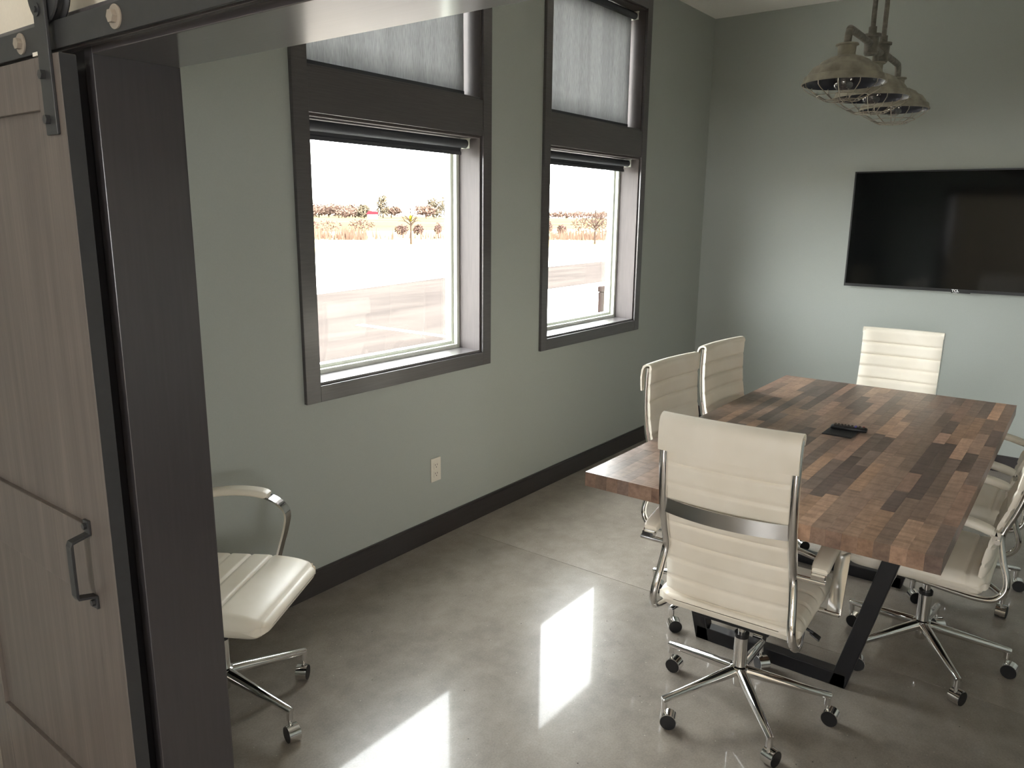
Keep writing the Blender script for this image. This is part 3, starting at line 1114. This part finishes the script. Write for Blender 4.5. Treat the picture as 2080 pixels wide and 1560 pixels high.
    for i in range(5):
        a = 2 * PI * i / 5
        ca, sa = math.cos(a), math.sin(a)
        lg = MB().tube([(0.022 * ca, 0.022 * sa, 0.140), (0.06 * ca, 0.06 * sa, 0.134), (0.285 * ca, 0.285 * sa, 0.097), (0.2895 * ca, 0.2895 * sa, 0.096)], 0.0165, 14,
                       scales=[1.12, 1.1, 0.68, 0.62])
        lg.cyl((0.280 * ca, 0.280 * sa, 0.099), (0.280 * ca, 0.280 * sa, 0.066), 0.0105, 14)
        lg.cyl((0.280 * ca, 0.280 * sa, 0.066), (0.280 * ca, 0.280 * sa, 0.045), 0.0055, 10)
        leg = P(lg, 'leg', 'chrome', angle=40)
        cy = random.uniform(0, 2 * PI)
        ox, oy = 0.014 * math.cos(cy), 0.014 * math.sin(cy)
        cm = Matrix.Translation((0.280 * ca + ox, 0.280 * sa + oy, 0.0255)) @ Matrix.Rotation(cy, 4, 'Z')
        hood = MB()
        n = 20
        vs, fs = [], []
        for q in range(n + 1):
            th = math.radians(-40 + 250 * q / n)
            for rad, yy in ((0.0275, -0.0185), (0.0275, 0.0185), (0.0255, 0.0185), (0.0255, -0.0185)):
                vs.append(cm @ Vector((rad * math.cos(th), yy, rad * math.sin(th))))
        for q in range(n):
            for e in range(4):
                f = (e + 1) % 4
                fs.append((q * 4 + e, q * 4 + f, (q + 1) * 4 + f, (q + 1) * 4 + e))
        fs.append((3, 2, 1, 0))
        fs.append(tuple(n * 4 + e for e in range(4)))
        hood.add(vs, fs)
        P(hood, 'caster_hood', 'chrome', leg, angle=40)
        wl = MB()
        for s in (-1, 1):
            p0 = cm @ Vector((0, s * 0.004, 0))
            p1 = cm @ Vector((0, s * 0.0195, 0))
            wl.cyl(p0, p1, 0.0250, 22)
        wl.cyl(cm @ Vector((0, -0.004, 0)), cm @ Vector((0, 0.004, 0)), 0.008, 10)
        P(wl, 'caster_wheel', 'plastic', leg, angle=40)
    return root

chairs = [
    # x, y, facing(deg), base direction(deg), lift height offset, label
    (2.275, 0.762, 2, 4, 0.0, 'white ribbed office chair at the near table end, its back to us'),
    (2.855, 1.072, -93.5, 20, -0.01, 'white office chair on the window side, nearest of the two there'),
    (3.415, 1.085, -94, 50, -0.01, 'white office chair on the window side, nearer the far corner'),
    (4.316, 0.790, 181, 10, -0.03, 'white office chair at the far table end below the television'),
    (2.980, 0.337, 90, -3, 0.0, 'white office chair on the right side, nearest to the camera'),
    (3.700, 0.337, 90, 14, 0.0, 'white office chair on the right side, farther along the table'),
    (1.222, 2.080, -60, -9, 0.0, 'white office chair alone in the corner behind the dark door jamb'),
]
proto = build_chair()
FIXED = ('leg', 'column', 'collar')
all_chairs = [proto] + [copy_tree(proto) for _ in chairs[1:]]
for c, (x, y, face, base, dz, label) in zip(all_chairs, chairs):
    c.location = (x, y, 0)
    c.rotation_euler = (0, 0, math.radians(face))
    tag(c, label, 'chair', 'white ribbed office chairs')
    for ch in c.children:
        kind_ = ch.name.split('.')[0]
        if kind_ == 'leg':
            ch.rotation_euler = (0, 0, math.radians(base - face))
        if kind_ not in FIXED:
            ch.location = (0, 0, dz)

# ------------------------------------------------------------------ pendant lamp
PX, PY, PZ = 3.085, 0.73, 2.045
pend = empty('pendant_lamp', (PX, PY, PZ), label='industrial three-shade pendant lamp with wire cages hanging over the table', cat='lamp')
def PP(m, name, mat, par=None, smooth=True, angle=40, bevel=0.0):
    return m.build(name, mat, par or pend, smooth, angle, bevel)
PIPE = 0.145
for sx in (-0.078, 0.088):
    st = MB().cyl((sx, 0, PIPE + 0.03), (sx, 0, CZ - PZ - 0.02), 0.0085, 12)
    st.cyl((sx, 0, PIPE + 0.028), (sx, 0, PIPE + 0.055), 0.0135, 12)
    PP(st, 'stem', 'galv_dark')
    jn = MB().lathe([(0.0, -0.036), (0.018, -0.036), (0.022, -0.030), (0.0235, 0.022), (0.030, 0.024), (0.030, 0.031), (0.0, 0.031)], 22, (sx, 0, PIPE))
    PP(jn, 'junction', 'galv_dark', angle=30)
PP(MB().box(-0.16, 0.18, -0.055, 0.055, CZ - PZ - 0.022, CZ - PZ), 'canopy', 'galv_dark', smooth=False, bevel=0.004)
PP(MB().cyl((-0.078, 0, PIPE - 0.006), (0.088, 0, PIPE - 0.006), 0.0105, 14), 'connecting_pipe', 'galv_dark')
for k, lx in enumerate((-0.372, 0.0, 0.372)):
    if k != 1:
        s = -1 if k == 0 else 1
        jx = -0.078 if k == 0 else 0.088
        pts = smooth_path([(jx, 0, PIPE), (lx - s * 0.045, 0, PIPE), (lx - s * 0.012, 0, PIPE - 0.008), (lx, 0, PIPE - 0.035), (lx, 0, PIPE - 0.052)], 5)
        PP(MB().tube(pts, 0.0115, 14, up=(0, 1, 0)), 'arm_pipe', 'galv_dark')
    else:
        PP(MB().cyl((lx, 0, PIPE - 0.01), (lx, 0, PIPE - 0.055), 0.0105, 14), 'arm_pipe', 'galv_dark')
    # shade: neck, dome, flared rim
    outer = [(0.0, 0.096), (0.034, 0.096), (0.035, 0.092), (0.028, 0.089), (0.0265, 0.064), (0.030, 0.060), (0.055, 0.054), (0.078, 0.043), (0.086, 0.034), (0.104, 0.026), (0.117, 0.010), (0.1205, 0.0), (0.127, -0.001), (0.130, -0.004), (0.1315, -0.015), (0.1355, -0.018), (0.137, -0.024)]
    outer = [(r_ * 0.94 if r_ > 0.04 else r_, z_) for r_, z_ in outer]
    inner = [(0.133, -0.024), (0.131, -0.017), (0.125, -0.008), (0.118, -0.004), (0.113, 0.009), (0.101, 0.022), (0.083, 0.030), (0.074, 0.039), (0.052, 0.049), (0.0, 0.055)]
    inner = [(r_ * 0.94, z_) for r_, z_ in inner]
    sh = PP(MB().lathe(outer + [(0.125, -0.024)], 40, (lx, 0, 0)), 'shade', 'galv', angle=50)
    PP(MB().lathe(inner, 40, (lx, 0, 0)), 'shade_lining', 'shade_in', sh)
    # bulb
    PP(MB().cyl((lx, 0, 0.050), (lx, 0, 0.030), 0.013, 14), 'bulb_socket', 'galv_dark', sh)
    bprof = [(0.012, 0.030), (0.016, 0.018), (0.026, 0.0), (0.031, -0.016), (0.028, -0.032), (0.017, -0.043), (0.0, -0.046)]
    PP(MB().lathe(bprof, 18, (lx, 0, 0)), 'bulb', 'bulb', sh)
    # cage
    cg = MB()
    for q in range(12):
        a = 2 * PI * q / 12 + 0.13
        ca, sa = math.cos(a), math.sin(a)
        pr = [(0.122, -0.022), (0.120, -0.034), (0.107, -0.044), (0.052, -0.074), (0.046, -0.074)]
        cg.tube([(lx + r_ * ca, r_ * sa, z_) for r_, z_ in pr], 0.0013, 5, up=(-sa, ca, 0.0))
    for r_, z_ in ((0.052, -0.0735), (0.078, -0.0605)):
        cg.tube([(lx + r_ * math.cos(2 * PI * q / 28), r_ * math.sin(2 * PI * q / 28), z_) for q in range(28)], 0.0013, 5, closed=True)
    for q in range(3):
        a = PI * q / 3 + 0.13
        ca, sa = math.cos(a), math.sin(a)
        cg.tube([(lx - 0.05 * ca, -0.05 * sa, -0.0745), (lx + 0.05 * ca, 0.05 * sa, -0.0745)], 0.0013, 5)
    PP(cg, 'wire_cage', 'wire', sh)

# ------------------------------------------------------------------ outdoors
GZ = -0.15
def slab(name, mat, poly, z0, z1, label=None):
    n = len(poly)
    vs = [(x, y, z0) for x, y in poly] + [(x, y, z1) for x, y in poly]
    fs = [tuple(range(n - 1, -1, -1)), tuple(range(n, 2 * n))] + [(i, (i + 1) % n, n + (i + 1) % n, n + i) for i in range(n)]
    return struct(MB().add(vs, fs).build(name, mat), label)
slab('lawn', 'lawn', [(-300, WO), (600, WO), (600, 700), (-300, 700)], GZ - 0.3, GZ - 0.03, 'pale winter grass beyond the car park')
slab('parking_lot', 'asphalt', [(-60, WO + 1.8), (9.3, WO + 1.8), (9.3, 6.9), (14.5, 10.3), (60, 12.2), (60, 16.4), (27, 15.7), (16.6, 14.8), (10.8, 13.6), (-60, 6)], GZ - 0.03, GZ, 'worn asphalt car park outside the windows')
slab('sidewalk', 'sidewalk', [(-60, WO), (60, WO), (60, 12.2), (14.5, 10.3), (9.3, 6.9), (9.3, WO + 1.8), (-60, WO + 1.8)], GZ - 0.03, GZ + 0.04, 'pale concrete walk beside the building')
slab('driveway', 'sidewalk', [(-60, 6), (10.8, 13.6), (16.6, 14.8), (27, 15.7), (60, 16.4), (60, 21), (37.7, 20.8), (35, 25.5), (32, 28.6), (20.8, 25.5), (-60, 15)], GZ - 0.03, GZ - 0.005, 'pale concrete drive between car park and grass')
slab('field', 'field', [(-200, 70), (400, 50), (400, 600), (-200, 600)], GZ - 0.02, GZ - 0.01, 'dry field before the far trees')
m = MB()
_a, _b = Vector((8.28, 9.33, 0)), Vector((8.33, 7.2, 0))
m.box(8.22, 8.36, 7.0, 9.35, GZ, GZ + 0.004)
tag(m.build('parking_line', 'paint_line'), 'white painted parking line on the asphalt', 'road marking')

pier = empty('stone_pier', (5.8, 3.05, GZ), label='brownish low stone pier outside the far window', cat='pier')
def pp(o):
    o.parent = pier
    o.matrix_parent_inverse = Matrix.Translation(-Vector(pier.location))
pp(box('pier_body', 'brick_ext', (5.385, 6.2, WO + 0.02, 3.20, GZ, 1.0), bevel=0.01))
pp(box('pier_cap', 'brick_ext', (5.38, 6.21, WO + 0.015, 3.205, 1.0, 1.045), bevel=0.01))

def branch_tree(m, p, d, L, r, depth, rng, shrink=0.68):
    q = p + d * L
    m.tube([p, p + d * L * 0.5, q], r, 5, up=(0.3, 0.9, 0.1), scales=[1, 0.85, 0.65])
    if depth == 0:
        return
    n = 4 if depth > 2 else 3
    for k in range(n):
        t = 0.45 + 0.55 * (k + 1) / n
        a = rng.uniform(0, 2 * PI)
        side = d.orthogonal().normalized()
        side = Matrix.Rotation(a, 3, d) @ side
        nd = (d * rng.uniform(0.75, 1.0) + side * rng.uniform(0.45, 0.8)).normalized()
        nd = (nd + Vector((0, 0, 0.18))).normalized()
        branch_tree(m, p + d * L * t, nd, L * shrink * rng.uniform(0.75, 1.05), r * 0.5, depth - 1, rng, shrink)

def bare_tree(x, y, h, seed, label, trunk, yellow=False):
    rng = random.Random(seed)
    root = empty('young_tree', (x, y, GZ), label=label, cat='tree')
    m = MB().tube([(0, 0, -0.1), (0.01, 0, trunk * 0.5), (0, 0.01, trunk)], 0.055, 8, up=(1, 0, 0), scales=[1.2, 1, 0.8])
    m.build('trunk', 'young_bark', root, True)
    m = MB()
    top = Vector((0, 0.01, trunk))
    L = (h - trunk) * 0.42
    branch_tree(m, top - Vector((0, 0, 0.05)), Vector((0.02, 0, 1)).normalized(), L, 0.045, 3, rng)
    for k in range(9):
        a = k * 2.4
        zz = trunk * (0.72 + 0.034 * k)
        d = Vector((math.cos(a), math.sin(a), 0.75)).normalized()
        branch_tree(m, Vector((0, 0, zz)), d, L * rng.uniform(0.6, 0.85), 0.032, 2, rng)
    m.build('branches', 'young_bark', root, False)
    if yellow:
        yv = MB().lathe([(0.0, trunk - 0.14), (0.05, trunk - 0.10), (0.085, trunk + 0.05), (0.08, trunk + 0.18), (0.03, trunk + 0.27), (0.0, trunk + 0.28)], 9)
        yv.build('yellow_tuft', 'yellow_wrap', root, True)
bare_tree(33.75, 33.19, 2.95, 4, 'slim young bare tree with a yellow tuft seen through the near window', 1.45, True)
bare_tree(43.38, 26.14, 3.75, 9, 'bare young tree seen through the far window', 1.15)

def shaggy(m, c, rx, ry, rz, n, size, rng):
    """a crown of many short crossing twigs filling an ellipsoid"""
    for _ in range(n):
        while True:
            u = Vector((rng.uniform(-1, 1), rng.uniform(-1, 1), rng.uniform(-1, 1)))
            if u.length <= 1: break
        p = Vector((c[0] + u.x * rx, c[1] + u.y * ry, c[2] + u.z * rz))
        d = Vector((rng.gauss(0, 1), rng.gauss(0, 1), rng.gauss(0.3, 1))).normalized() * size * rng.uniform(0.6, 1.3)
        s = d.orthogonal().normalized() * size * 0.32
        t = d.cross(s).normalized() * size * 0.32
        m.add([p - d, p + s, p - s * 0.6 + t, p - s * 0.6 - t, p + d], [(0, 2, 1), (0, 3, 2), (0, 1, 3), (4, 1, 2), (4, 2, 3), (4, 3, 1)])

def heading(deg):
    """unit vector on the ground at a compass bearing measured from the long axis of the room"""
    return Vector((math.cos(math.radians(deg)), math.sin(math.radians(deg)), 0))

random.seed(3)
far = []
# (bearing, distance, height, half width, material)
for u, D, h, wd_, mt in ((51.65, 300, 5.2, 4.4, 'twig'), (50.98, 300, 5.6, 4.6, 'twig'), (50.3, 310, 5.0, 4.2, 'bush'), (49.61, 300, 5.4, 4.6, 'twig'), (49.1, 305, 5.9, 4.0, 'twig'),
                      (48.44, 300, 5.1, 4.4, 'bush'), (47.82, 290, 5.0, 3.4, 'pine'), (46.49, 300, 9.0, 3.2, 'pine'), (45.9, 305, 5.2, 4.4, 'twig'), (43.39, 300, 5.2, 4.0, 'twig'),
                      (42.82, 300, 8.2, 3.6, 'pine'), (42.03, 295, 9.2, 4.6, 'pine'), (41.46, 295, 8.4, 4.2, 'pine'),
                      (34.35, 420, 3.6, 9.0, 'twig'), (33.21, 420, 4.6, 9.0, 'twig'), (32.14, 420, 5.0, 8.0, 'twig'), (30.64, 400, 4.6, 9.0, 'twig'), (29.65, 400, 4.4, 9.0, 'twig')):
    far.append((u, D, h, wd_, mt))
order = {}
ORD = ('first', 'second', 'third', 'fourth', 'fifth', 'sixth', 'seventh', 'eighth')
names = {'twig': 'reddish bare', 'bush': 'dark brown bare', 'pine': 'tall greyish pine'}
for i, (u, D, h, wd_, mt) in enumerate(far):
    d = heading(u) * (D + ((i % 3) * 18 if u > 38.59 else (i % 2) * 45))
    rng = random.Random(50 + i)
    key = (mt, u > 38.59)
    order[key] = order.get(key, 0) + 1
    lab = 'distant %s tree in the %s window, %s of its kind from the left' % (names[mt], 'near' if u > 38.59 else 'far', ORD[order[key] - 1])
    root = empty('distant_tree', (d.x, d.y, GZ), label=lab, cat='tree', group='%s trees beyond the %s window' % (names[mt], 'near' if u > 38.59 else 'far'))
    MB().tube([(0, 0, -0.2), (0.1, 0, h * 0.5)], 0.22, 6, up=(1, 0, 0), scales=[1.1, 0.6]).build('trunk', 'bark', root, True)
    m = MB()
    if mt == 'pine':
        for k in range(4):
            shaggy(m, (rng.uniform(-.5, .5), rng.uniform(-.5, .5), h * (0.25 + 0.19 * k)), wd_ * (1.0 - 0.14 * k), wd_ * (1.0 - 0.14 * k), h * 0.17, 90, 0.75, rng)
    else:
        for k in range(3):
            shaggy(m, (rng.uniform(-.5, .5) * wd_, rng.uniform(-.5, .5) * wd_, h * rng.uniform(0.42, 0.62)), wd_ * 0.8, wd_ * 0.8, h * 0.38, 110, 0.85, rng)
    m.build('crown', mt, root)

for i, (u, D, h, wd_, where) in enumerate(((50.84, 75, 1.15, 2.0, 'at the left of the near window view'), (47.99, 80, 1.2, 1.4, 'below the red-roofed shed'),
                                    (45.19, 68, 0.85, 0.62, 'just left of the young tree'), (43.96, 68, 0.85, 0.48, 'just right of the young tree'), (42.57, 72, 0.95, 0.34, 'at the right of the near window view'),
                                    (34.53, 75, 1.3, 0.5, 'at the left of the far window view'), (33.49, 72, 0.95, 0.45, 'small and round in the far window view'),
                                    (31.92, 78, 2.0, 1.3, 'left of the tree in the far window view'), (30.64, 80, 1.9, 0.9, 'right of the tree in the far window view'))):
    d = heading(u) * D
    rng = random.Random(200 + i)
    m = MB()
    shaggy(m, (0, 0, h * 0.5), wd_, wd_, h * 0.52, 160, 0.17, rng)
    o = m.build('shrub', 'bush', loc=(d.x, d.y, GZ))
    tag(o, 'brown winter shrub in the field, ' + where, 'shrub', 'shrubs in the field')

# reeds along the ditch
m = MB()
rng = random.Random(77)
for u0, u1, D0, D1, n in ((49.2, 51.52, 54, 60, 110), (47.64, 49.54, 54, 60, 150), (41.46, 47.64, 55, 62, 40), (29.3, 34.71, 58, 64, 300)):
    for _ in range(n):
        u = rng.uniform(u0, u1)
        d = heading(u) * rng.uniform(D0, D1)
        h = rng.uniform(0.35, 1.0)
        lean = Vector((rng.uniform(-.15, .15), rng.uniform(-.15, .15), h))
        wv = Vector((-d.y, d.x, 0)).normalized() * rng.uniform(0.03, 0.08)
        p = Vector((d.x, d.y, GZ - 0.03))
        m.add([p - wv, p + wv, p + d.normalized() * 0.06, p + lean], [(0, 1, 3), (1, 2, 3), (2, 0, 3), (0, 2, 1)])
tag(m.build('dry_reeds', 'reed'), 'band of dry reddish reeds along the grass verge', 'reeds', kind='stuff')

d = heading(47.23) * 250
sh = empty('shed', (d.x, d.y, GZ), math.atan2(d.y, d.x) - PI / 2, label='small white shed with a red roof among the far trees', cat='shed')
MB().box(-1.6, 1.6, -1.2, 1.2, 0, 1.6).build('walls', 'white_siding', sh)
MB().add([(-2.0, -1.5, 1.5), (2.0, -1.5, 1.5), (2.0, 1.5, 1.5), (-2.0, 1.5, 1.5), (-1.3, 0, 2.5), (1.3, 0, 2.5)],
         [(0, 1, 5, 4), (2, 3, 4, 5), (1, 2, 5), (3, 0, 4), (0, 3, 2, 1)]).build('roof', 'red_roof', sh)

bpy.context.view_layer.update()
